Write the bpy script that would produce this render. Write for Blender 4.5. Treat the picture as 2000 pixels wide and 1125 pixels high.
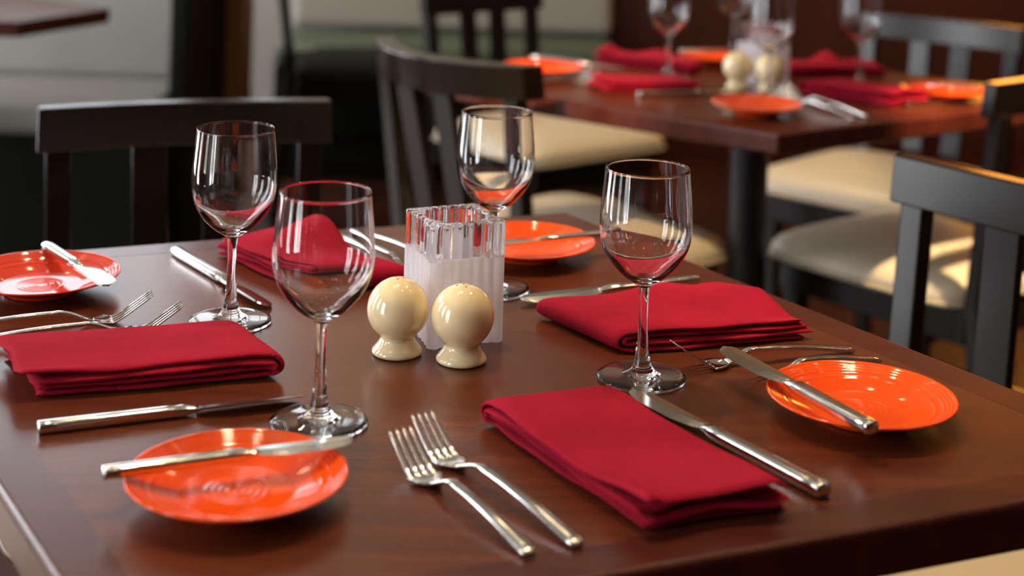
import bpy, bmesh, math, random
from mathutils import Vector, Matrix
from math import sin, cos, pi, radians, sqrt, atan2
random.seed(7)
C = bpy.context.scene.collection
for o in list(bpy.data.objects): bpy.data.objects.remove(o)
TZ = 0.75                                   # table height

# ------------------------------------------------------------------ camera
ROLL = 0.0293
cam_d = bpy.data.cameras.new('camera'); cam = bpy.data.objects.new('camera', cam_d); C.objects.link(cam)
right = Vector((cos(ROLL), 0, sin(ROLL))); up = Vector((-sin(ROLL), 0, cos(ROLL))); back = Vector((0, -1, 0))
M = Matrix((right, up, back)).transposed().to_4x4(); M.translation = Vector((0, 0, TZ + 0.4666))
cam.matrix_world = M
cam_d.sensor_width = 36; cam_d.lens = 3034 / 2000 * 36
cam_d.shift_y = -(562.5 + 339.6) / 2000
cam_d.clip_start = 0.02; cam_d.clip_end = 40
cam_d.dof.use_dof = True; cam_d.dof.focus_distance = 1.36; cam_d.dof.aperture_fstop = 3.8
cam_d.dof.aperture_blades = 0
bpy.context.scene.camera = cam

# ------------------------------------------------------------------ world, exposure
sc = bpy.context.scene
w = bpy.data.worlds.new('world'); sc.world = w; w.use_nodes = True
w.node_tree.nodes['Background'].inputs[0].default_value = (0.75, 0.85, 1, 1)
w.node_tree.nodes['Background'].inputs[1].default_value = 0.3
sc.view_settings.view_transform = 'Standard'; sc.view_settings.look = 'None'
sc.view_settings.exposure = 0.42; sc.view_settings.gamma = 1
sc.view_settings.use_curve_mapping = False
cy = sc.cycles
cy.max_bounces = 14; cy.transmission_bounces = 14; cy.glossy_bounces = 6; cy.diffuse_bounces = 4
cy.transparent_max_bounces = 8; cy.sample_clamp_indirect = 8; cy.sample_clamp_direct = 0
cy.use_denoising = True; cy.blur_glossy = 0.3
cy.caustics_refractive = True; cy.caustics_reflective = True

# ------------------------------------------------------------------ lights (in ceiling cans; windows emit on their own)
WARM = (1.0, 0.72, 0.40)
def downlight(x, y, watts, size=50, blend=0.5, tgt=None, rad=0.045, col=WARM):
    l = bpy.data.lights.new('downlight_beam', 'SPOT'); l.energy = watts; l.color = col
    l.spot_size = radians(size); l.spot_blend = blend; l.shadow_soft_size = rad
    o = bpy.data.objects.new('downlight_beam', l); C.objects.link(o); o.location = (x, y, 2.86)
    if tgt:
        d = Vector(tgt) - o.location; o.rotation_euler = d.to_track_quat('-Z', 'Y').to_euler()
LIGHTS = [  # x, y, watts, cone, blend, target
    (-0.20, 1.95, 56, 75, .8, (-0.05, 1.45, .75)),
    (0.75, 2.15, 32, 60, .8, (0.25, 1.5, .75)),
    (1.35, 1.75, 700, 11, .12, (.82, 2.70, .46)),
    (0.30, 3.9, 95, 34, .3, (0.17, 3.45, .46)),
    (-1.20, 0.30, 650, 10, .3, (0.12, 2.92, .46)),
    (-0.55, 1.75, 20, 70, .8, (-0.2, 1.2, .75)),
    (2.2, 4.4, 14, 70, .8, None),
    (0.55, 2.9, 24, 70, .8, None),
    (0.62, 1.9, 55, 24, .3, (0.45, 1.62, .46)),
    (0.95, 3.85, 34, 26, .3, (0.93, 3.42, .46)),
    (-0.8, 5.0, 70, 120, .9, (-0.8, 5.9, 2.0)),
    (1.2, 4.9, 32, 120, .9, (1.2, 5.75, 2.0)),
]
for L in LIGHTS: downlight(*L)

# ------------------------------------------------------------------ materials
def mat(name, col, rough=.5, metal=0, **kw):
    m = bpy.data.materials.new(name); m.use_nodes = True
    b = m.node_tree.nodes['Principled BSDF']
    b.inputs['Base Color'].default_value = (*col, 1); b.inputs['Roughness'].default_value = rough
    b.inputs['Metallic'].default_value = metal
    for k, v in kw.items(): b.inputs[k.replace('_', ' ')].default_value = v
    return m
def N(m, t): return m.node_tree.nodes.new(t)
def link(m, a, b): m.node_tree.links.new(a, b)
def noise_bump(m, scale, strength, dist=.001, detail=3, stretch=None):
    tc = N(m, 'ShaderNodeTexCoord'); mp = N(m, 'ShaderNodeMapping'); n = N(m, 'ShaderNodeTexNoise'); b = N(m, 'ShaderNodeBump')
    n.inputs['Scale'].default_value = scale; n.inputs['Detail'].default_value = detail
    if stretch: mp.inputs['Scale'].default_value = stretch
    link(m, tc.outputs['Object'], mp.inputs[0]); link(m, mp.outputs[0], n.inputs['Vector'])
    b.inputs['Strength'].default_value = strength; b.inputs['Distance'].default_value = dist
    link(m, n.outputs['Fac'], b.inputs['Height']); link(m, b.outputs[0], m.node_tree.nodes['Principled BSDF'].inputs['Normal'])
    return n
def noise_color(m, c1, c2, scale, stretch=(1, 1, 1), rot=0, detail=6, lo=.3, hi=.7, mid=None):
    tc = N(m, 'ShaderNodeTexCoord'); mp = N(m, 'ShaderNodeMapping'); n = N(m, 'ShaderNodeTexNoise'); r = N(m, 'ShaderNodeValToRGB')
    mp.inputs['Scale'].default_value = stretch; mp.inputs['Rotation'].default_value = (0, 0, rot)
    n.inputs['Scale'].default_value = scale; n.inputs['Detail'].default_value = detail; n.inputs['Roughness'].default_value = .6
    r.color_ramp.elements[0].position = lo; r.color_ramp.elements[1].position = hi
    r.color_ramp.elements[0].color = (*c1, 1); r.color_ramp.elements[1].color = (*c2, 1)
    link(m, tc.outputs['Object'], mp.inputs[0]); link(m, mp.outputs[0], n.inputs['Vector']); link(m, n.outputs['Fac'], r.inputs[0])
    link(m, r.outputs[0], m.node_tree.nodes['Principled BSDF'].inputs['Base Color'])
    return r
def wood_top(name, c1, c2, rot, rough=.22):
    m = mat(name, c1, rough); m.node_tree.nodes['Principled BSDF'].inputs['Specular IOR Level'].default_value = .38
    noise_color(m, c1, c2, 7, (1, 9, 1), rot, 8, .3, .72)
    noise_bump(m, 260, .10, .0006, 2)
    return m
M_TOP = wood_top('mahogany_veneer', (.080, .018, .0075), (.130, .032, .012), radians(-22), .25)
M_BAND = wood_top('mahogany_band', (.054, .010, .007), (.094, .020, .010), radians(-22), .25)
M_DARK = mat('espresso_wood', (.007, .0045, .003), .20); noise_bump(M_DARK, 18, .05, .001, 5, (1, 1, .1))
M_DARK.node_tree.nodes['Principled BSDF'].inputs['Specular IOR Level'].default_value = .42
M_IRON = mat('black_iron', (.014, .014, .017), .38, .3)
M_SEAT = mat('cream_vinyl', (.52, .44, .32), .36); noise_bump(M_SEAT, 180, .15, .0005)
M_PIPE = mat('cream_piping', (.42, .35, .24), .4)
M_BOOTH = mat('grey_vinyl', (.30, .29, .26), .42); noise_bump(M_BOOTH, 40, .2, .002)
M_BGREEN = mat('green_vinyl', (.055, .085, .055), .35); noise_bump(M_BGREEN, 40, .2, .002)
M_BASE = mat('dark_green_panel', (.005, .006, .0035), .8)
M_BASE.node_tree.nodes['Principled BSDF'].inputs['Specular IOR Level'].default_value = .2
M_PLATE = mat('orange_glaze', (.88, .085, .005), .08)
M_PLATE_R = mat('orange_red_glaze', (.64, .045, .014), .08)
M_CREAM = mat('ivory_glaze', (.94, .77, .45), .10, 0, Coat_Weight=.7, Coat_Roughness=.03)
M_HOLE = mat('dark_hole', (.02, .012, .006), .8)
M_STEEL = mat('polished_steel', (.80, .80, .78), .11, 1)
M_STEELB = mat('blade_steel', (.76, .77, .73), .16, 1)
M_NAP = mat('red_cotton', (.40, .010, .024), .9, 0, Sheen_Weight=.03, Sheen_Roughness=.5)
M_NAP.node_tree.nodes['Principled BSDF'].inputs['Sheen Tint'].default_value = (1, .35, .4, 1)
M_NAP.node_tree.nodes['Principled BSDF'].inputs['Specular IOR Level'].default_value = .08
noise_color(M_NAP, (.29, .0060, .023), (.41, .010, .034), 14, detail=4)
noise_bump(M_NAP, 900, .75, .0012, 4)
M_GLASS = mat('clear_glass', (1, 1, 1), 0.0, 0, Transmission_Weight=1, IOR=1.47)
M_WALLW = mat('panel_wood', (.06, .014, .006), .45); noise_color(M_WALLW, (.045, .010, .005), (.085, .022, .009), 3, (1, 1, .15))
M_PLASTW = mat('warm_plaster', (.17, .10, .06), .8)
M_PLASTER = mat('pale_plaster', (.34, .325, .30), .8)
M_CEIL = mat('ceiling_paint', (.34, .32, .28), .9)
M_FLOOR = mat('floor_wood', (.05, .014, .008), .35)
noise_color(M_FLOOR, (.020, .007, .004), (.085, .024, .012), 4, (1, .3, 1))
M_PILL = mat('amber_wood', (.20, .085, .022), .4); noise_color(M_PILL, (.16, .062, .016), (.26, .115, .03), 5, (1, 1, .1))
M_PILLD = mat('pillar_reflection_dark', (.025, .009, .005), .4)  # dark part of the pillar's reflections, put into a colour
M_CAN = mat('white_metal', (.7, .7, .7), .4)
M_FRAME = mat('window_frame_paint', (.05, .045, .04), .5)
def emis(name, col, st):
    m = bpy.data.materials.new(name); m.use_nodes = True; nt = m.node_tree; nt.nodes.clear()
    e = nt.nodes.new('ShaderNodeEmission'); o = nt.nodes.new('ShaderNodeOutputMaterial')
    e.inputs[0].default_value = (*col, 1); e.inputs[1].default_value = st; nt.links.new(e.outputs[0], o.inputs[0]); return m
def daylight(name, st):                       # a lit window: bright sky above, darker greenery below
    m = emis(name, (.86, .92, 1), st); nt = m.node_tree; e = nt.nodes['Emission']
    tc = nt.nodes.new('ShaderNodeTexCoord'); n = nt.nodes.new('ShaderNodeTexNoise'); r = nt.nodes.new('ShaderNodeValToRGB')
    n.inputs['Scale'].default_value = 3.2; n.inputs['Detail'].default_value = 6
    r.color_ramp.elements[0].position = .42; r.color_ramp.elements[1].position = .58
    r.color_ramp.elements[0].color = (.20, .21, .21, 1); r.color_ramp.elements[1].color = (.94, .95, 1.0, 1)
    nt.links.new(tc.outputs['Object'], n.inputs['Vector']); nt.links.new(n.outputs['Fac'], r.inputs[0]); nt.links.new(r.outputs[0], e.inputs[0])
    return m
M_DAY = daylight('daylight_pane', 15.0)
M_LAMP = emis('lamp_glow', (1, .75, .42), 45)
# ribbed votive glass: clear collar, frosted below
def votive_mat():
    m = bpy.data.materials.new('frosted_and_clear_glass'); m.use_nodes = True; nt = m.node_tree; nt.nodes.clear()
    out = nt.nodes.new('ShaderNodeOutputMaterial')
    cl = nt.nodes.new('ShaderNodeBsdfPrincipled'); cl.inputs['Roughness'].default_value = .02; cl.inputs['Transmission Weight'].default_value = 1; cl.inputs['IOR'].default_value = 1.47
    fr = nt.nodes.new('ShaderNodeBsdfPrincipled'); fr.inputs['Roughness'].default_value = .45; fr.inputs['Transmission Weight'].default_value = 1; fr.inputs['IOR'].default_value = 1.2
    fr.inputs['Base Color'].default_value = (.97, .95, .98, 1)
    df = nt.nodes.new('ShaderNodeBsdfTranslucent'); df.inputs[0].default_value = (.97, .95, 1, 1)
    d2 = nt.nodes.new('ShaderNodeBsdfDiffuse'); d2.inputs[0].default_value = (.94, .93, 1.0, 1)
    mx0 = nt.nodes.new('ShaderNodeMixShader'); mx0.inputs[0].default_value = .5
    mx1 = nt.nodes.new('ShaderNodeMixShader'); mx1.inputs[0].default_value = .80
    mx2 = nt.nodes.new('ShaderNodeMixShader')
    tc = nt.nodes.new('ShaderNodeTexCoord'); sp = nt.nodes.new('ShaderNodeSeparateXYZ'); g = nt.nodes.new('ShaderNodeMath'); g.operation = 'GREATER_THAN'; g.inputs[1].default_value = .0765
    L = nt.links.new
    L(df.outputs[0], mx0.inputs[1]); L(d2.outputs[0], mx0.inputs[2]); L(fr.outputs[0], mx1.inputs[1]); L(mx0.outputs[0], mx1.inputs[2])
    L(tc.outputs['Object'], sp.inputs[0]); L(sp.outputs[2], g.inputs[0]); L(g.outputs[0], mx2.inputs[0])
    L(mx1.outputs[0], mx2.inputs[1]); L(cl.outputs[0], mx2.inputs[2]); L(mx2.outputs[0], out.inputs[0])
    return m
M_VOT = votive_mat()

# ------------------------------------------------------------------ helpers
def tag(o, label=None, cat=None, group=None, kind=None):
    if label: o['label'] = label
    if cat: o['category'] = cat
    if group: o['group'] = group
    if kind: o['kind'] = kind
    return o
def empty(name, loc=(0, 0, 0), rz=0):
    o = bpy.data.objects.new(name, None); C.objects.link(o); o.location = loc; o.rotation_euler = (0, 0, rz); o.empty_display_size = .05
    return o
def mesh(name, V, F, m, parent=None, smooth=False, fmat=None):
    me = bpy.data.meshes.new(name); me.from_pydata([tuple(v) for v in V], [], F); me.validate()
    bm = bmesh.new(); bm.from_mesh(me); bmesh.ops.recalc_face_normals(bm, faces=bm.faces); bm.to_mesh(me); bm.free()
    me.materials.append(m)
    if smooth: me.polygons.foreach_set('use_smooth', [True] * len(me.polygons))
    o = bpy.data.objects.new(name, me); C.objects.link(o)
    if parent: o.parent = parent
    return o
def bevel(o, wd, seg=2):
    b = o.modifiers.new('bevel', 'BEVEL'); b.width = wd; b.segments = seg; b.limit_method = 'ANGLE'; b.angle_limit = radians(35)
    return o
def box(name, x0, x1, y0, y1, z0, z1, m, parent=None, bv=.002):
    V = [(x, y, z) for x in (x0, x1) for y in (y0, y1) for z in (z0, z1)]
    F = [(0, 1, 3, 2), (4, 6, 7, 5), (0, 4, 5, 1), (2, 3, 7, 6), (0, 2, 6, 4), (1, 5, 7, 3)]
    o = mesh(name, V, F, m, parent)
    if bv: bevel(o, bv)
    return o
def prism(name, poly, z0, z1, m, parent=None, bv=.002, seg=3):
    n = len(poly); V = [(x, y, z0) for x, y in poly] + [(x, y, z1) for x, y in poly]
    F = [tuple(range(n))[::-1], tuple(range(n, 2 * n))] + [(i, (i + 1) % n, n + (i + 1) % n, n + i) for i in range(n)]
    o = mesh(name, V, F, m, parent)
    if bv: bevel(o, bv, seg)
    return o
def hexa(name, bot, top, m, parent=None, bv=.002):
    """box between four bottom points and four top points"""
    V = list(bot) + list(top)
    F = [(3, 2, 1, 0), (4, 5, 6, 7)] + [(i, (i + 1) % 4, 4 + (i + 1) % 4, 4 + i) for i in range(4)]
    o = mesh(name, V, F, m, parent)
    if bv: bevel(o, bv)
    return o
def smooth_profile(P, n=6):
    out = []
    for i in range(len(P) - 1):
        p0 = P[max(0, i - 1)]; p1 = P[i]; p2 = P[i + 1]; p3 = P[min(len(P) - 1, i + 2)]
        for k in range(n):
            t = k / n
            out.append(tuple(.5 * (2 * b + (c - a) * t + (2 * a - 5 * b + 4 * c - d) * t * t + (-a + 3 * b - 3 * c + d) * t ** 3) for a, b, c, d in zip(p0, p1, p2, p3)))
    out.append(P[-1]); return out
def lathe(name, prof, m, parent=None, seg=64, smooth=True, flip=False):
    V, F, rings = [], [], []
    for r, z in prof:
        if abs(r) < 1e-6: rings.append([len(V)]); V.append((0, 0, z))
        else:
            rings.append(list(range(len(V), len(V) + seg))); V += [(r * cos(2 * pi * k / seg), r * sin(2 * pi * k / seg), z) for k in range(seg)]
    for a, b in zip(rings[:-1], rings[1:]):
        for k in range(seg):
            j = (k + 1) % seg
            if len(a) == 1 and len(b) == 1: continue
            if len(a) == 1: F.append((a[0], b[j], b[k]))
            elif len(b) == 1: F.append((a[k], a[j], b[0]))
            else: F.append((a[k], a[j], b[j], b[k]))
    me = bpy.data.meshes.new(name); me.from_pydata(V, [], F); me.materials.append(m)
    if flip: me.flip_normals()
    if smooth: me.polygons.foreach_set('use_smooth', [True] * len(me.polygons))
    o = bpy.data.objects.new(name, me); C.objects.link(o)
    if parent: o.parent = parent
    return o
def loft(name, secs, m, parent=None, smooth=True, cap=True):
    n = len(secs[0]); V = [p for s in secs for p in s]; F = []
    for i in range(len(secs) - 1):
        for k in range(n):
            j = (k + 1) % n; F.append((i * n + k, i * n + j, (i + 1) * n + j, (i + 1) * n + k))
    if cap: F += [tuple(range(n))[::-1], tuple(range((len(secs) - 1) * n, len(secs) * n))]
    return mesh(name, V, F, m, parent, smooth)
def dup(root, loc=None, rz=None, label=None, group=None):
    r = root.copy(); C.objects.link(r)
    if loc is not None: r.location = loc
    if rz is not None: r.rotation_euler = (0, 0, rz)
    if label: r['label'] = label
    if group: r['group'] = group
    for ch in list(root.children):
        c = ch.copy(); C.objects.link(c); c.parent = r
        for g in list(ch.children):
            d = g.copy(); C.objects.link(d); d.parent = c
    return r
def structure(o): o['kind'] = 'structure'; return o

# ------------------------------------------------------------------ the room
X0, X1, Y0, Y1, H = -3.0, 3.3, -3.2, 5.75, 2.9
structure(box('floor', X0 - .1, X1 + .1, Y0 - .1, Y1 + .1, -.08, 0, M_FLOOR, bv=0))
structure(box('ceiling', X0 - .1, X1 + .1, Y0 - .1, Y1 + .1, H, H + .08, M_CEIL, bv=0))
structure(box('wall_right', X1, X1 + .1, Y0, Y1, 0, H, M_WALLW, bv=0))
structure(box('wall_front', X0, X1, Y0 - .1, Y0, 0, H, M_WALLW, bv=0))
# back wall: pale plaster above the booths at the left, wood panelling at the right
structure(box('wall_back', X0, .40, Y1 + .15, Y1 + .25, 0, H, M_PLASTER, bv=0))
structure(box('wall_back_panelled', .40, X1, Y1, Y1 + .25, 0, 1.1, M_WALLW, bv=0))
structure(box('wall_back_upper', .40, X1, Y1 + .02, Y1 + .25, 1.1, H, M_PLASTW, bv=0))
structure(box('baseboard_back', .42, X1, Y1 - .03, Y1, 0, .13, M_BAND, bv=.004))
# left wall with window openings
WZ0, WZ1 = .25, 2.55
wins = [(-1.30, -.20), (.50, 1.00), (1.75, 2.30), (2.95, 3.95), (4.35, 5.40)]
ys = [Y0] + [v for a, b in wins for v in (a, b)] + [Y1 + .2]
V, F = [], []
def addb(x0, x1, y0, y1, z0, z1):
    b = len(V); V.extend([(x, y, z) for x in (x0, x1) for y in (y0, y1) for z in (z0, z1)])
    F.extend([tuple(b + i for i in f) for f in ((0, 1, 3, 2), (4, 6, 7, 5), (0, 4, 5, 1), (2, 3, 7, 6), (0, 2, 6, 4), (1, 5, 7, 3))])
addb(X0 - .1, X0, Y0, Y1 + .2, 0, WZ0); addb(X0 - .1, X0, Y0, Y1 + .2, WZ1, H)
for i in range(0, len(ys), 2): addb(X0 - .1, X0, ys[i], ys[i + 1], WZ0, WZ1)
structure(mesh('wall_left', V, F, M_PLASTER))
for i, (a, b) in enumerate(wins):
    wn = empty('window_%d' % (i + 1), (X0 - .05, (a + b) / 2, WZ0)); structure(wn)
    hw = (b - a) / 2; hh = WZ1 - WZ0
    box('window_pane', -.03, -.02, -hw, hw, 0, hh, M_DAY, wn, 0)
    for s, (y0, y1, z0, z1) in enumerate([(-hw, -hw + .05, 0, hh), (hw - .05, hw, 0, hh), (-hw, hw, 0, .05), (-hw, hw, hh - .05, hh), (-.02, .02, 0, hh), (-hw, hw, hh * .6, hh * .6 + .03)]):
        box('window_frame', -.02, .04, y0, y1, z0, z1, M_FRAME, wn, .003)
# a window in the pale end wall, high above the left booth (it shows as the grey sheen on the table)
wn = empty('window_6', (-1.75, Y1 + .15, 1.5)); structure(wn)
box('window_pane', -.95, .95, -.012, -.002, 0, 1.15, emis('overcast_pane', (.80, .86, .92), 3.2), wn, 0)
for (x0, x1, z0, z1) in [(-.95, -.90, 0, 1.15), (.90, .95, 0, 1.15), (-.95, .95, 0, .05), (-.95, .95, 1.1, 1.15), (-.33, -.30, 0, 1.15), (.30, .33, 0, 1.15)]:
    box('window_frame', x0, x1, -.05, -.012, z0, z1, M_FRAME, wn, .003)
# recessed ceiling cans
proto = None
cans = [(L[0], L[1]) for L in LIGHTS] + [(-1.6, 2.6), (-1.7, .6), (1.9, 2.4), (-.9, .2), (.2, .3), (1.2, .5), (-1.6, 3.9), (1.5, 1.5), (2.3, .6), (-.75, 3.2), (.35, 1.2), (1.7, 3.4), (2.6, 2.5), (-1.0, 1.1)]
for x, y in cans:
    if proto is None:
        proto = empty('recessed_downlight', (x, y, H)); tag(proto, 'round recessed downlight set into the ceiling over the tables', 'ceiling light', 'recessed downlights in the ceiling')
        lathe('trim_ring', [(.040, 0), (.070, 0), (.073, -.006), (.038, -.006), (.038, 0)], M_CAN, proto, 32)
        lathe('lamp_lens', [(0, -.004), (.036, -.004), (.036, -.002), (0, -.002)], M_LAMP, proto, 32)
    else: dup(proto, (x, y, H))

# amber wall light on the panelled end wall
t = empty('wall_sconce', (1.85, Y1, 1.34)); tag(t, 'amber glass wall light on the wood-panelled end wall, right of the booths', 'wall light')
box('back_plate', -.06, .06, -.03, 0, -.14, .14, M_IRON, t)
k = lathe('lamp_shade', [(.08, -.18), (.14, -.12), (.15, .12), (.10, .19)], emis('amber_glow', (1, .36, .05), 9), t, 32); k.location = (0, -.19, 0)
box('arm', -.01, .01, -.19, -.03, -.02, .0, M_IRON, t)

# pillar between the booths
pl = empty('wooden_pillar', (-.868, 4.70, 0)); tag(pl, 'amber wooden pillar with the dark of its reflections painted down the centre, between the two booths', 'pillar')
box('pillar_shaft', -.088, .088, -.085, .10, 0, H, M_PILL, pl, .006)
box('painted_reflection_strip', -.028, .040, -.098, -.085, 0, H, M_PILLD, pl, .003)  # dark centre between the pillar's reflections, painted as a strip

def booth(name, x0, x1, yf, yb, top, label, mback, mseat, zs=.46, dark_end=False):
    b = empty(name, ((x0 + x1) / 2, (yf + yb) / 2, 0)); tag(b, label, 'booth')
    w_ = (x1 - x0) / 2; d = (yb - yf) / 2
    box('base', -w_, w_, -d + .05, d, 0, zs - .075, M_BASE, b, .005)
    if dark_end: box('added_dark_end', w_, w_ + .05, -d + .20, d + .06, 0, .98, M_BASE, b, .01)  # added dark board, stands in for the backrest's fade to dark
    s = box('seat_cushion', -w_, w_, -d, d - .12, zs - .075, zs, mseat, b, .03); s.modifiers['bevel'].segments = 5
    bot = [(-w_, d - .14, zs + .002), (w_, d - .14, zs + .002), (w_, d + .06, zs + .002), (-w_, d + .06, zs + .002)]
    tp = [(-w_, d - .04, top), (w_, d - .04, top), (w_, d + .06, top), (-w_, d + .06, top)]
    k = hexa('backrest', bot, tp, mback, b, .03); k.modifiers['bevel'].segments = 4
    return b
booth('booth_bench', -2.9, -.905, 3.98, 4.55, 1.08, 'grey upholstered booth bench left of the amber pillar', M_BOOTH, M_BOOTH, dark_end=True)
booth('booth_bench', -.78, .385, 5.2, 5.78, 1.08, 'long grey-backed booth bench with green seat behind the middle chairs', M_BOOTH, M_BGREEN)

# ------------------------------------------------------------------ tables
def inset(poly, d):
    n = len(poly); c = Vector((sum(p[0] for p in poly) / n, sum(p[1] for p in poly) / n)); out = []
    for i in range(n):
        p = Vector(poly[i]); a = (Vector(poly[i - 1]) - p).normalized(); b = (Vector(poly[(i + 1) % n]) - p).normalized()
        s = abs(a.x * b.y - a.y * b.x); out.append(tuple(p + (a + b) * (d / s)))
    return out
def table(name, poly, label, thick=.036, ped=.037):
    cx = sum(p[0] for p in poly) / len(poly); cy_ = sum(p[1] for p in poly) / len(poly)
    t = empty(name, (cx, cy_, 0)); tag(t, label, 'table')
    P = [(x - cx, y - cy_) for x, y in poly]; Q = inset(P, .040)
    o = prism('table_top', Q, TZ - thick + .001, TZ - .00015, M_TOP, t, 0)
    n = len(P)
    V = [(x, y, z) for z in (TZ - thick, TZ) for R in (P, Q) for x, y in R]     # edge band ring
    F = []
    for i in range(n):
        j = (i + 1) % n
        F += [(i, j, 2 * n + j, 2 * n + i), (n + j, n + i, 3 * n + i, 3 * n + j), (2 * n + i, 2 * n + j, 3 * n + j, 3 * n + i), (j, i, n + i, n + j)]
    e = mesh('edge_band', V, F, M_BAND, t); b = bevel(e, .005, 4).modifiers['bevel']; b.limit_method = 'WEIGHT'
    bw = e.data.attributes.new('bevel_weight_edge', 'FLOAT', 'EDGE')
    for ed in e.data.edges:
        if all((v % (2 * n)) < n for v in ed.vertices): bw.data[ed.index].value = 1.0
    lathe('pedestal', [(ped, .04), (ped, TZ - thick - .006)], M_IRON, t, 32)
    box('mounting_plate', -.16, .16, -.16, .16, TZ - thick - .006, TZ - thick, M_IRON, t, .001)
    lathe('base', [(0, 0), (.26, 0), (.26, .012), (.20, .022), (.05, .045), (0, .045)], M_IRON, t, 48)
    return t
T1 = [(.080, 1.888), (-.6535, 1.579), (-.2076, .854), (.5433, 1.1671)]
table('dining_table', T1, 'large reddish-brown dining table in the foreground laid with four settings')
T2 = [(.428, 2.415), (1.080, 2.845), (.463, 3.34), (-.150, 2.863)]
table('dining_table', T2, 'laid reddish-brown dining table in the blurred background at the upper right', thick=.034, ped=.035)
T3 = [(-2.0, 3.43), (-1.083, 3.455), (-.955, 3.745), (-1.30, 4.02), (-2.1, 4.02)]
table('dining_table', T3, 'bare dining table in front of the left booth, cut by the top left corner')

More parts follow.
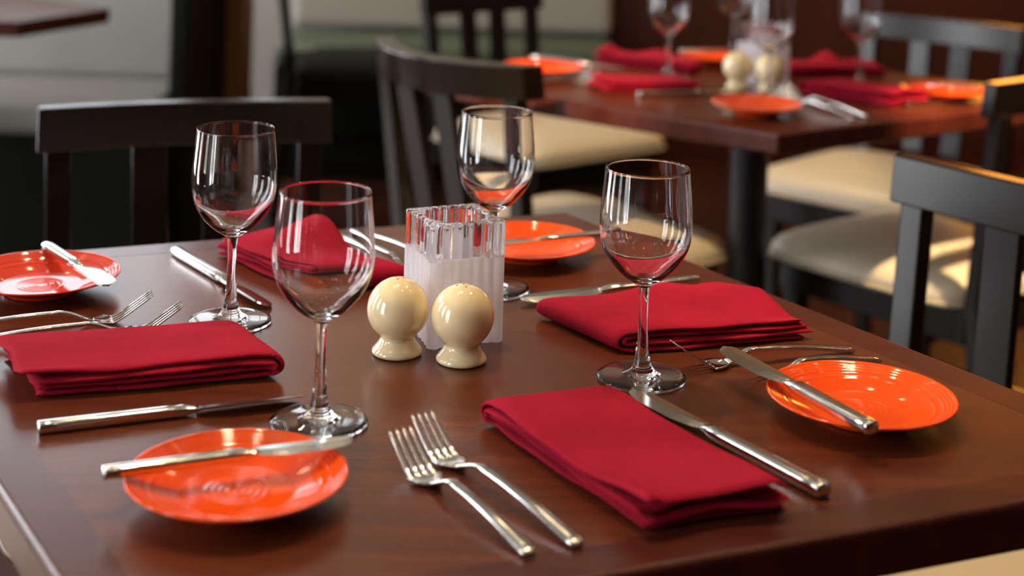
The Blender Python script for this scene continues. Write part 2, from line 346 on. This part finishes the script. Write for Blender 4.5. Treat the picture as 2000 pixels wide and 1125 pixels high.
# ------------------------------------------------------------------ chairs
def chair(PL, PR, face, label, top=.82, rail_h=.058, sag=.0, rake=7.5, seat_m=None, seat_w=.45, seat_d=.43, rail_t=.026, group='dark wooden chairs with cream seats'):
    """PL, PR: world xy of the two ends of the top rail; face: +1 if the sitter looks to the left-hand normal of PL->PR"""
    PL, PR = Vector(PL), Vector(PR); d = PR - PL; W = d.length; ang = atan2(d.y, d.x)
    if face > 0: ang_ = ang                      # local +y = sitter's front
    else: ang_ = ang + pi
    c = (PL + PR) / 2
    t = empty('dining_chair', (c.x, c.y, 0), ang_); tag(t, label, 'chair', group)
    sm = seat_m or M_SEAT; K = math.tan(radians(rake))
    def ly(z): return (top - z) * K if z > .44 else (top - .44) * K - (.44 - z) * .10     # post line: rises backwards
    hw = W / 2 - .028
    def curve(x): return -sag * (1 - (2 * x / W) ** 2)
    # top rail
    secs = []
    nS = 17
    for i in range(nS):
        x = -W / 2 + W * i / (nS - 1); y = curve(x); yb = y + rail_h * K
        secs.append([(x, y - rail_t, top), (x, y, top), (x, yb, top - rail_h), (x, yb - rail_t, top - rail_h)])
    bevel(loft('top_rail', secs, M_DARK, t, smooth=False), .0025)
    # rear posts, floor to rail
    zt = top - rail_h + .004
    for s in (-1, 1):
        xs = s * hw; secs = []
        for z in (0, .20, .44, .60, zt):
            x = xs * (1 if z >= .44 else 1 + (.44 - z) * .12) * (1 - (zt - max(z, .44)) * .12)
            y = ly(z) + curve(xs) - .022
            a = .017; b = .013
            secs.append([(x - a, y - b, z), (x + a, y - b, z), (x + a, y + b, z), (x - a, y + b, z)])
        bevel(loft('rear_leg', secs, M_DARK, t, smooth=False), .003)
    # slats
    for f in (-.125, .125):
        x0 = f * W; secs = []
        for z in (.475, .6, .7, zt):
            x = x0 * (1 - (zt - z) * .35); y = ly(z) + curve(x0) * (1 - (zt - z) * 1.2) - .018; a = .024; b = .007
            secs.append([(x - a, y - b, z), (x + a, y - b, z), (x + a, y + b, z), (x - a, y + b, z)])
        bevel(loft('back_slat', secs, M_DARK, t, smooth=False), .002)
    yb = ly(.44)                                  # back of seat
    sy = yb + seat_d / 2
    # seat: domed cushion on an apron
    n = 14; V, F = [], []
    def sup(u, v): return (u, v)
    hwS = seat_w / 2; hd = seat_d / 2
    rings = [(1.0, .425), (1.012, .432), (1.016, .44), (1.008, .449), (.97, .460), (.9, .469), (.75, .478), (.5, .486), (.25, .489)]
    m_ = 48
    for k, z in rings:
        for i in range(m_):
            a = 2 * pi * i / m_; e = .28 if k > .6 else .45
            cx = math.copysign(abs(cos(a)) ** e, cos(a)); sy_ = math.copysign(abs(sin(a)) ** e, sin(a))
            x = hwS * k * cx; y = hd * k * sy_
            x *= 1 + .05 * (y / hd)
            V.append((x, sy + y, z))
    for r in range(len(rings) - 1):
        for i in range(m_):
            j = (i + 1) % m_; F.append((r * m_ + i, r * m_ + j, (r + 1) * m_ + j, (r + 1) * m_ + i))
    V.append((0, sy, .490)); cidx = len(V) - 1; r = len(rings) - 1
    for i in range(m_): F.append((r * m_ + i, r * m_ + (i + 1) % m_, cidx))
    F.append(tuple(range(m_))[::-1])
    st = mesh('seat', V, F, sm, t, True)
    # piping bead round the lower edge of the seat
    secs = []
    for i in range(m_ + 1):
        a = 2 * pi * i / m_; e = .28
        cx = math.copysign(abs(cos(a)) ** e, cos(a)); s_ = math.copysign(abs(sin(a)) ** e, sin(a))
        y = hd * 1.018 * s_; x = hwS * 1.018 * cx * (1 + .05 * (y / hd)); dirv = Vector((x, y)).normalized()
        secs.append([(x + dirv.x * .004 * cos(q), sy + y + dirv.y * .004 * cos(q), .431 + .004 * sin(q)) for q in (0, pi / 3, 2 * pi / 3, pi, 4 * pi / 3, 5 * pi / 3)])
    loft('piping', secs, M_PIPE if sm is M_SEAT else sm, st, True, cap=False)
    a = .20
    for (x0, x1, y0, y1) in [(-hwS + .03, hwS - .03, sy + hd - .045, sy + hd - .02), (-hwS + .03, -hwS + .055, sy - hd + .02, sy + hd - .045), (hwS - .055, hwS - .03, sy - hd + .02, sy + hd - .045), (-hwS + .03, hwS - .03, sy - hd, sy - hd + .02)]:
        box('apron', x0, x1, y0, y1, .365, .425, M_DARK, t, .002)
    for s in (-1, 1):
        x = s * (hwS - .045); y = sy + hd - .05
        hexa('front_leg', [(x - .013, y - .013, 0), (x + .013, y - .013, 0), (x + .013, y + .013, 0), (x - .013, y + .013, 0)],
             [(x - .018, y - .018, .42), (x + .018, y - .018, .42), (x + .018, y + .018, .42), (x - .018, y + .018, .42)], M_DARK, t)
        box('side_stretcher', x - .009, x + .009, sy - hd + .03, y, .16, .19, M_DARK, t, .002)
    return t
chair((-.622, 2.075), (-.243, 2.20), -1, 'dark wooden chair behind the left glasses, at the far side of the foreground table',sag=.02)
chair((.490, 1.945), (.745, 1.61), -1, 'dark wooden chair tucked at the right side of the foreground table, its back lit grey')
chair((-.205, 2.90), (.064, 2.590), 1, 'dark chair with a bowed top rail at the left of the background table', sag=.085, rail_t=.045)
chair((.785, 2.545), (1.115, 2.805), 1, 'dark chair nearest the right edge at the background table, top rail catching orange light', seat_w=.41)
chair((.86, 3.80), (1.175, 3.535), -1, 'dark chair with a silvery lit top rail beyond the background table at the upper right', sag=.015, top=.79)
chair((-.21, 3.95), (.095, 4.20), -1, 'dark chair beyond the bowed one, its rail cut by the top of the picture', top=.785)
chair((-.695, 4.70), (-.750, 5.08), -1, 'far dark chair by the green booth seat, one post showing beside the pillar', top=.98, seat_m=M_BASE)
chair((-.84, 1.17), (-1.02, 1.49), -1, 'chair left of the foreground table, only a seat corner in the lower left', seat_w=.46)

# ------------------------------------------------------------------ wine glasses
def wine_glass(x, y, label, rz=0, group=None):
    t = empty('wine_glass', (x, y, TZ + .0004), rz); tag(t, label, 'wine glass', group)
    k = .0027 # rim thickness control
    out = smooth_profile([(.0046, .0780), (.0095, .0815), (.0190, .0880), (.0290, .0985), (.0362, .1110), (.0392, .1245), (.0393, .1380), (.0380, .1550), (.0357, .1792)], 7)
    inn = smooth_profile([(.0351, .1792), (.0373, .1550), (.0386, .1380), (.0385, .1245), (.0354, .1117), (.0275, .1003), (.0175, .0908), (.0085, .0862), (.0004, .0850)], 7)
    lip = [(.0355, .17975), (.0353, .17975)]
    lathe('bowl', out + lip + inn[:-1] + [(0, .0850)], M_GLASS, t, 80)
    stem = smooth_profile([(.0165, .0044), (.0110, .0075), (.0076, .0130), (.0055, .0240), (.0043, .0400), (.0039, .0560), (.0041, .0690), (.0046, .0780)], 6)
    lathe('stem', stem, M_GLASS, t, 48)
    foot = [(0, .0008), (.020, .0004), (.0335, 0), (.0372, .0001), (.0382, .0010), (.0382, .0017), (.0374, .0024), (.0330, .0030), (.0260, .0036), (.0205, .0040), (.0165, .0044)]
    lathe('foot', foot, M_GLASS, t, 80)
    return t
g1 = wine_glass(-.1359, 1.2028, 'empty wine glass nearest the camera, beside the front left orange plate')
dup(g1, (-.2473, 1.4377, TZ + .0004), 1.1, 'empty wine glass at the left, its foot behind the left red napkin')
dup(g1, (-.0067, 1.5609, TZ + .0004), 2.3, 'empty wine glass standing directly behind the ribbed votive holder')
dup(g1, (.1239, 1.3213, TZ + .0004), .6, 'empty wine glass at the right, between the front napkin and the right-hand napkin')
for (x, y, lb) in [(.3068, 2.9339, 'blurred wine glass on the background table, leftmost there, over two napkins'),
                   (.4699, 2.7508, 'blurred wine glass on the background table, right in front of its white holder'),
                   (.6629, 2.9038, 'blurred wine glass on the background table, rightmost there, beside the right napkins'),
                   (.475, 3.245, 'blurred wine glass on the background table, hidden partly behind its white holder')]:
    dup(g1, (x, y, TZ + .0004), x, lb)

# ------------------------------------------------------------------ plates
def plate_profile():
    R = .0753
    top = [(0, .0058)]
    r = .002
    while r < .0735:
        if r < .040: z = .0058
        else:
            u = (r - .040) / (R - .040); z = .0058 + .0128 * (u ** 1.15)
        for (r0, h, wd) in ((.006, .00035, .0016), (.011, .00035, .0016), (.016, .0003, .0016), (.021, .0003, .0016), (.0645, .00055, .0012), (.0675, .00055, .0012), (.0705, .00055, .0012), (.0732, .0007, .0009), (.058, .0004, .0013)):
            z += h * math.exp(-((r - r0) / wd) ** 2)
        top.append((r, z)); r += .0006
    rim = [(.0742, .0189), (.0751, .0192), (.0757, .0186), (.0755, .0176)]
    under = [(.0700, .0155), (.0600, .0115), (.0500, .0080), (.0400, .0048), (.0362, .0030), (.0350, .0004), (.0335, 0), (.0322, .0006), (.0315, .0025), (0, .0025)]
    return top + rim + smooth_profile(under, 4)
def plate(x, y, label, m=M_PLATE):
    o = lathe('bread_plate', plate_profile(), m, None, 96); o.location = (x, y, TZ + .0003)
    o.data.flip_normals()
    return tag(o, label, 'plate', None)
pA = plate(-.1752, 1.0644, 'round orange plate at the front left with a knife laid across it')
def plate2(x, y, label, m=None):
    o = pA.copy(); C.objects.link(o); o.location = (x, y, TZ + .0003); o['label'] = label
    if m: o.data = pA.data.copy(); o.data.materials[0] = m
    return o
plate2(.2944, 1.2499, 'round orange plate at the right edge of the foreground table under a thick-handled knife')
plate2(-.4465, 1.5148, 'round red-orange plate at the far left edge of the foreground table', M_PLATE_R)
plate2(.0285, 1.6863, 'round orange plate behind the ribbed votive holder, knife handle pointing right')
plate2(.4205, 2.5849, 'blurred orange plate nearest the corner of the background table')
plate2(.0705, 2.9183, 'blurred orange plate at the left end of the background table under a knife')
plate2(.424, 3.1309, 'blurred orange plate at the far side of the background table behind the shakers')
plate2(.7888, 2.7903, 'blurred orange plate at the right end of the background table')

# ------------------------------------------------------------------ cutlery (local: origin at butt of handle, +x towards the tip, z up)
def ring_sec(x, w_, h_, zc, e=.6, n=16, yo=0, roll=0):
    out = []
    for i in range(n):
        a = 2 * pi * i / n
        y = w_ / 2 * math.copysign(abs(cos(a)) ** e, cos(a)); z = h_ / 2 * math.copysign(abs(sin(a)) ** e, sin(a))
        out.append((x, yo + y * cos(roll) - z * sin(roll), zc + y * sin(roll) + z * cos(roll)))
    return out
def knife(p0, p1, label, length=.215, z0=0, z1=0, roll=0, hw_=.0125, flip=1, handle=.128, name='table_knife', group=None, root=None, cat='knife'):
    """p0 butt, p1 a point on the tip side; z0/z1 heights of the handle underside at the ends"""
    p0, p1 = Vector(p0), Vector(p1); d = p1 - p0; L = length
    t = empty(name, (p0.x, p0.y, TZ + z0)); tag(t, label, cat, group)
    t.rotation_euler = (0, -atan2(z1 - z0, L), atan2(d.y, d.x))
    hh = hw_ * .72; zc = hh / 2
    secs = [ring_sec(0, hw_ * .72, hh * .7, zc), ring_sec(.0008, hw_ * .93, hh * .95, zc), ring_sec(.0022, hw_, hh, zc)]
    for i in range(1, 9): secs.append(ring_sec(.0022 + (handle - .012) * i / 8, hw_ * (1 - .05 * i / 8), hh * (1 - .06 * i / 8), zc))
    secs += [ring_sec(handle - .005, hw_ * .80, hh * .72, zc), ring_sec(handle, hw_ * .62, hh * .42, zc), ring_sec(handle + .004, hw_ * .60, .0024, zc)]
    loft('handle', secs, M_STEEL, t)
    bl = []
    Lb = L - handle
    for i in range(22):
        u = i / 21; x = handle + .002 + (Lb - .002) * u
        up_ = .0065 + .0015 * u                                   # spine side
        if u > .85: up_ *= sqrt(max(0, 1 - ((u - .85) / .15) ** 2)) if u < 1 else 0
        lo = .0045 + .0090 * (min(1, u / .30) ** .6)               # belly
        if u > .62: lo *= sqrt(max(0.0, 1 - ((u - .62) / .38) ** 2.2)) if u < 1 else 0
        if u >= 1: up_, lo = .0003, .0003
        th = .0016 * (1 - .4 * u)
        y0, y1 = -lo * flip, up_ * flip
        c_ = zc
        pts = []
        for (yy, zz) in ((y0, 0), (y0 * .4 + y1 * .6, th), (y1, th * .9), (y1, -th * .9), (y0 * .4 + y1 * .6, -th)):
            pts.append((x, yy * cos(roll) - zz * sin(roll), c_ + yy * sin(roll) + zz * cos(roll)))
        bl.append(pts)
    b = loft('blade', bl, M_STEELB, t, smooth=False)
    return t
def fork(p0, p1, label, group=None, L=.200, wave=1.0, z0=0):
    """p0 butt of the handle, p1 the low point of the head"""
    p0, p1 = Vector(p0), Vector(p1); d = p1 - p0
    t = empty('table_fork', (p0.x, p0.y, TZ + z0), atan2(d.y, d.x)); tag(t, label, 'fork', group)
    hb = d.length if d.length > .10 else L * .77
    # handle underside height along x
    def zf(x):
        u = x / hb
        if u < .72: return .001 + .0095 * sin(pi / 2 * u / .72) ** 1.15
        v = (u - .72) / .28
        return .0105 * (1 - (3 * v * v - 2 * v ** 3)) + .0006
    secs = []
    for i in range(34):
        x = hb * .93 * i / 33; u = i / 33
        w_ = .0112 - .0050 * min(1, u * 1.15); h_ = .0036 - .0006 * u
        if u > .88: w_ = .0062 + .0055 * ((u - .88) / .12) ** 1.5; h_ = .0030 - .0010 * (u - .88) / .12
        if i == 0: w_ *= .8; h_ *= .8
        secs.append(ring_sec(x, w_, h_, zf(x) + h_ / 2, .35, 12))
    loft('handle', secs, M_STEEL, t)
    # head plate
    x0 = hb * .93; x1 = hb + .007; n = 12; secs = []
    def hz(x):                                      # centre-line height of head and tines
        if x < hb: return zf(x) + .001
        q = (x - hb); return .0016 + 20.0 * q * q if q < .017 else .0016 + 20.0 * .000289 + .68 * (q - .017)
    for i in range(n):
        x = x0 + (x1 - x0) * i / (n - 1); u = i / (n - 1)
        w_ = .0115 + .0125 * sin(min(1, u * 1.4) * pi / 2)
        dip = .0018 * sin(u * pi)
        s_ = []
        for k in range(-4, 5): s_.append((x, w_ / 2 * k / 4, hz(x) + .0007 + dip * ((k / 4) ** 2)))
        for k in range(4, -5, -1): s_.append((x, w_ / 2 * k / 4, hz(x) - .0007 + dip * ((k / 4) ** 2)))
        secs.append(s_)
    loft('head', secs, M_STEEL, t)
    for k in range(4):
        yc = (-.0240 / 2 + .0026) + k * (.0240 - .0052) / 3; secs = []
        for i in range(12):
            u = i / 11; x = x1 - .003 + .038 * u; w_ = .0040 * (1 - .42 * u) if i < 11 else .0006; h_ = .0018 if i < 11 else .0006
            secs.append(ring_sec(x, w_, h_, hz(x), .6, 10, yo=yc * (1 - .10 * u)))
        loft('tine', secs, M_STEEL, t)
    return t
knife((-.3434, 1.1678), (-.1619, 1.2435), 'steel table knife between the left napkin and the front left plate', roll=radians(-19), length=.205, handle=.118)
knife((-.3454, 1.6544), (-.2180, 1.4757), 'steel table knife behind the left wine glass, dark blade pointing right', roll=radians(-16), length=.219, handle=.125, flip=-1)
knife((.2056, 1.6050), (.0226, 1.5195), 'steel table knife lying behind the right-hand napkin', flip=-1, length=.203, handle=.112, roll=radians(-6))
knife((.2338, 1.0932), (.1148, 1.2786), 'thick steel table knife along the right edge of the front napkin', length=.224, handle=.130, flip=-1, hw_=.0145, roll=radians(3))
knife((-.2622, 1.0426), (-.1145, 1.1080), 'steel knife lying across the front left orange plate', length=.176, z0=.0205, z1=.0195, name='butter_knife', handle=.104, roll=radians(-4), hw_=.0115)
knife((.2828, 1.1603), (.1945, 1.3354), 'steel knife lying on the right orange plate, blade over the fork tines', length=.196, z0=.0200, z1=.0196, name='butter_knife', handle=.102, hw_=.0135, flip=-1)
knife((-.4638, 1.5885), (-.3665, 1.4626), 'steel knife laid on the far left red-orange plate', length=.160, z0=.0205, z1=.0195, name='butter_knife', handle=.086, hw_=.0115, flip=-1)
knife((.1281, 1.7064), (.0049, 1.6497), 'steel knife laid on the orange plate behind the votive holder', length=.165, z0=.0205, z1=.0195, name='butter_knife', handle=.094, hw_=.0105)
fork((.0567, 1.0060), (-.0312, 1.1326), 'steel table fork beside the front napkin, right one of its pair')
fork((.0254, .9915), (-.0463, 1.1005), 'steel table fork left of its twin, nearest the front left plate')
fork((-.4770, 1.3450), (-.3264, 1.3973), 'steel fork just behind the left napkin, near one of its pair')
fork((-.5080, 1.3740), (-.3602, 1.4260), 'steel fork near the far left plate, farther one of its pair')
fork((.3216, 1.4052), (.1925, 1.3561), 'steel fork between the right-hand napkin and the right plate, handle uncovered')
fork((.3392, 1.3796), (.2396, 1.3310), 'steel fork tucked along the rim of the right orange plate')
fork((-.1850, 1.7455), (-.0900, 1.6000), 'steel fork next to the back left napkin, seen through the nearest wine glass')
fork((-.1627, 1.7647), (-.0680, 1.6200), 'steel fork leading behind the votive holder, farther one of the back pair')
GB = 'blurred cutlery on the background table'
knife((.052, 2.985), (.2125, 2.8808), 'blurred steel knife across the leftmost plate of the background table', length=.20, z0=.020, z1=.0195, name='butter_knife', hw_=.013)
knife((.2326, 2.7190), (.3853, 2.7749), 'blurred steel knife in front of the near left napkin of the background table', length=.21)
knife((.700, 2.702), (.86, 2.768), 'blurred steel knife under the rim of the rightmost background plate', length=.18)
knife((.842, 2.755), (.72, 2.80), 'blurred steel knife lying across the rightmost background plate', length=.14, handle=.09, z0=.0203, z1=.0195, name='butter_knife')
knife((.350, 3.120), (.49, 3.145), 'blurred steel knife across the plate at the far side of the background table', length=.16, handle=.09, z0=.0203, z1=.0195, name='butter_knife')
fork((.605, 2.575), (.520, 2.725), 'blurred steel fork beside the near right napkin of the background table, right of its twin')
fork((.575, 2.548), (.505, 2.690), 'blurred steel fork beside the corner plate of the background table, left of its twin')
fork((.005, 2.790), (.123, 2.852), 'blurred steel fork left of the near left napkin on the background table, nearer its edge')
fork((.019, 2.763), (.137, 2.825), 'blurred steel fork beside the leftmost plate on the background table')

# ------------------------------------------------------------------ napkins
def sstep(a, b, x):
    t = max(0, min(1, (x - a) / (b - a))); return t * t * (3 - 2 * t)
def napkin(O, S, U, label, Ht=.021, sheets=2, bump=None, wave=.003, seed=0, group=None, over=0):
    """Book-folded cloth: nested sheets turn over at the S=0 end, raw hems show at the S=1 end.
    O corner at the fold end, S along the length to the open hems, U across."""
    rnd = random.Random(seed)
    O, S, U = Vector(O), Vector(S), Vector(U); cx = O + S / 2 + U / 2
    L = S.length; W = U.length; su = S.normalized(); uu = U.normalized()
    th = Ht / (2 * sheets) * .84; pitch = Ht / (2 * sheets)
    nu = 22; V, F = [], []
    for k in range(sheets):
        r_ = Ht / 2 - pitch / 2 - k * pitch
        ph = [rnd.uniform(0, 6.28) for _ in range(12)]
        dT = rnd.uniform(-.004, .003) - .003 * k + over * (1 - .5 * k); dB = rnd.uniform(-.003, .004) + .002 * k
        path = []
        n1 = 52
        for i in range(n1 + 1): f = i / n1; path.append((L + dT - (L + dT - Ht * .55) * f, Ht / 2 + r_, 0, -1, 0))
        for i in range(1, 10): a = pi * i / 10; path.append((Ht * .55 - (r_ * 1.15) * sin(a), Ht / 2 + r_ * cos(a), a, 0, 0))
        for i in range(n1 + 1): f = i / n1; path.append((Ht * .55 + (L + dB - Ht * .55) * f, Ht / 2 - r_, pi, 1, 1))
        N_ = len(path); base = len(V); ringn = 2 * nu
        for i, (s, z, a, _, lay) in enumerate(path):
            endt = min(i, N_ - 1 - i) / 2.0
            tk = th * (sqrt(max(.0, 1 - (1 - min(1, endt)) ** 2)) * .95 + .05)
            nx, nz = -sin(a), cos(a)                      # outward normal of the sheet
            f = max(0, min(1, s / L)); lid = k * 2 + lay
            top = z / Ht
            for j in range(ringn):
                t = 2 * pi * j / ringn
                cu = math.copysign(abs(cos(t)) ** .16, cos(t)); cn = math.copysign(abs(sin(t)) ** .8, sin(t))
                side = .0018 * sin(s * 34 + ph[0] + lid) + .0009 * sin(s * 83 + ph[1] + 2 * lid) + (.0022 * sin(ph[2] + lid * 2.3))
                u = W / 2 + (W / 2 + side * (1 if cu > 0 else -1)) * cu
                x = s + nx * cn * tk / 2; y = z + nz * cn * tk / 2
                un_ = u / W; f2 = f
                q = sstep(.70, 1, f2)
                x += (.0030 * sin(un_ * 7 + ph[3] + lid) + .0010 * sin(un_ * 26 + ph[4] + lid * 2)) * q
                dz = .0009 * sin(s * 28 + ph[5] * .2 + un_ * 2.0) * top + .0007 * sin(un_ * 9 + s * 12 + ph[6] * .2) * top
                dz += .0014 * top * (sin(pi * max(0, min(1, un_))) ** .5 - .8)          # plump middle, soft sides
                dz += wave * q * (.75 * sin(un_ * 8.5 + seed * 1.3 + lid * .8) + .34 * sin(un_ * 21 + ph[7] * .3 + lid * 1.6)) * (.25 + .75 * top)
                dz += wave * .25 * q * top
                dz -= .0022 * sstep(.16, 0, f2) * (top - .3)                           # the fold is pressed flatter
                if bump:
                    for (bs, bu, rs, ru, h) in bump: dz += h * math.exp(-((f2 - bs) / rs) ** 2 - ((un_ - bu) / ru) ** 2) * (.2 + .8 * top)
                y = max(y + dz, .0004 + .0012 * lid if lay == 0 else .0003 + .0006 * k + (cn + 1) * .0006)
                p = su * x + uu * u - S / 2 - U / 2
                V.append((p.x, p.y, y))
        for i in range(N_ - 1):
            for j in range(ringn):
                jj = (j + 1) % ringn
                F.append((base + i * ringn + j, base + i * ringn + jj, base + (i + 1) * ringn + jj, base + (i + 1) * ringn + j))
        F.append(tuple(base + j for j in range(ringn))[::-1]); F.append(tuple(base + (N_ - 1) * ringn + j for j in range(ringn)))
    o = mesh('napkin', V, F, M_NAP, None, True)
    o.location = (cx.x, cx.y, TZ + .0002)
    return tag(o, label, 'napkin', group)
napkin((-.0110, 1.2150), (.1125, -.1880), (.1020, .0420), 'folded red napkin at the front, between the two forks and the thick knife', wave=.0055, seed=1, Ht=.0215)
napkin((-.1745, 1.2970), (-.1860, -.0610), (-.0560, .0900), 'folded red napkin at the left edge, in front of the left wine glass', seed=2, wave=.003, Ht=.0225, over=.016)
napkin((.1075, 1.3780), (.1800, .0600), (-.0715, .0970), 'folded red napkin right of the votive holder, its right end ruffled upward', seed=3, wave=.005, Ht=.0205, bump=[(.96, .65, .07, .30, .012), (.66, .98, .2, .3, .009)])
napkin((-.1790, 1.5230), (-.1200, .1340), (.0880, .0430), 'folded red napkin behind the nearest wine glass, humped in the middle', seed=4, wave=.003, Ht=.021, bump=[(.78, .86, .20, .42, .024)])
napkin((.3500, 2.7700), (-.1680, -.0270), (-.0340, .0760), 'blurred red napkin at the near left of the background table', seed=5, Ht=.022)
napkin((.3580, 2.9800), (-.1800, .1030), (.0300, .0600), 'blurred red napkin at the far left of the background table with a raised fold', seed=6, Ht=.022, bump=[(.45, .8, .16, .4, .014), (.95, .6, .08, .5, .014)])
napkin((.5250, 2.7950), (.1350, -.1180), (.0840, .0440), 'blurred red napkin at the near right of the background table', seed=7, Ht=.027, wave=.004)
napkin((.5420, 2.9850), (.2050, .0500), (-.0350, .0800), 'blurred red napkin at the far right of the background table with a peaked fold', seed=8, Ht=.021, bump=[(.62, .9, .10, .3, .022)])

# ------------------------------------------------------------------ shakers
def shaker(x, y, label, holes=3, rz=0):
    t = empty('shaker', (x, y, TZ + .0003), rz); tag(t, label, 'shaker')
    R = .0274; zc = .0392
    prof = [(0, 0.0012), (.017, .0010), (.0185, 0), (.0205, 0), (.0219, .0010), (.0222, .0026), (.0217, .0042), (.0197, .0066), (.0172, .0096), (.0154, .0125), (.0143, .0150)]
    a0 = math.asin(.0141 / R)
    k = 26
    for i in range(1, k + 1):
        a = -pi / 2 + a0 + (pi - a0) * i / k
        r = R * cos(a); z = zc + R * sin(a)
        prof.append((max(r, 0) if i < k else 0, z))
    lathe('body', prof, M_CREAM, t, 72).data.flip_normals() if False else lathe('body', prof, M_CREAM, t, 72)
    pts = [(0, .0), (.0052, 0), (.0052, 2.1), (.0052, 4.2)][:holes] if holes < 5 else [(0, 0)] + [(.0060, 2 * pi * q / 4 + .4) for q in range(4)]
    if holes == 3: pts = [(.0040, .3), (.0040, 2.4), (.0040, 4.5)]
    for r, a in pts:
        zt = zc + sqrt(R * R - r * r)
        h = lathe('pour_hole', [(0, .0002), (.0007, .0002), (.0007, -.0006), (0, -.0006)], M_HOLE, t, 12); h.location = (r * cos(a), r * sin(a), zt)
    return t
s1 = shaker(-.0877, 1.3668, 'round ivory ceramic shaker on the left, touching the votive holder, three pour holes', 3)
s2 = shaker(-.0305, 1.3520, 'round ivory ceramic shaker on the right, in front of the votive holder, five pour holes', 5)
dup(s1, (.4257, 2.8399, TZ + .0003), .4, 'blurred ivory shaker on the background table, left one of the two')
dup(s2, (.4800, 2.8180, TZ + .0003), .4, 'blurred ivory shaker on the background table, right one behind the glass stem')

# ------------------------------------------------------------------ ribbed votive holders
def votive(x, y, rz, label, h=.110, side=.069):
    a = side / 2; per = 7; pts = []
    # outline: square of half-round flutes, slightly bowed sides
    steps = 10
    corners = [(-a, -a), (a, -a), (a, a), (-a, a)]
    for s in range(4):
        p, q = Vector(corners[s]), Vector(corners[(s + 1) % 4]); d = (q - p) / per; nrm = Vector((d.y, -d.x)).normalized()
        for f in range(per):
            for k in range(steps):
                u = k / steps; v = f + u; bow = -.0040 * sin(pi * v / per)
                amp = .0030 * abs(sin(pi * u)) ** .8
                pts.append(p + d * v + nrm * (amp + bow))
    n = len(pts)
    R = .029; hole = [Vector((R * cos(atan2(p.y, p.x)), R * sin(atan2(p.y, p.x)))) for p in pts]
    R2 = .0255
    V, F = [], []
    def ring(P, z, k=1): V.extend([(p.x * k, p.y * k, z) for p in P])
    ring(pts, 0, .985); ring(pts, .0015, 1.0); ring(pts, h * .3, 1.0); ring(pts, h * .6955); ring(pts, h * .697); ring(pts, h - .004, 1.0); ring(pts, h - .001, .985)
    mid = [p * .5 + q * .5 for p, q in zip(pts, hole)]
    ring(mid, h); ring(hole, h - .0006); ring(hole, h - .003, .96); ring(hole, h * .6, .92); ring(hole, .028, .88); ring(hole, .018, .80)
    nr = len(V) // n
    for r in range(nr - 1):
        for k in range(n): j = (k + 1) % n; F.append((r * n + k, r * n + j, (r + 1) * n + j, (r + 1) * n + k))
    V.append((0, 0, .016)); c = len(V) - 1
    for k in range(n): F.append(((nr - 1) * n + k, (nr - 1) * n + (k + 1) % n, c))
    V.append((0, 0, 0)); c = len(V) - 1
    for k in range(n): F.append(((k + 1) % n, k, c))
    o = mesh('votive_holder', V, F, M_VOT, None, True); o.location = (x, y, TZ + .0004); o.rotation_euler = (0, 0, rz)
    return tag(o, label, 'candle holder')
votive(-.0415, 1.4230, radians(24), 'square ribbed glass candle holder, clear above and frosted below, behind the two shakers')
votive(.4800, 2.8950, radians(30), 'blurred white ribbed glass candle holder on the background table', h=.112)
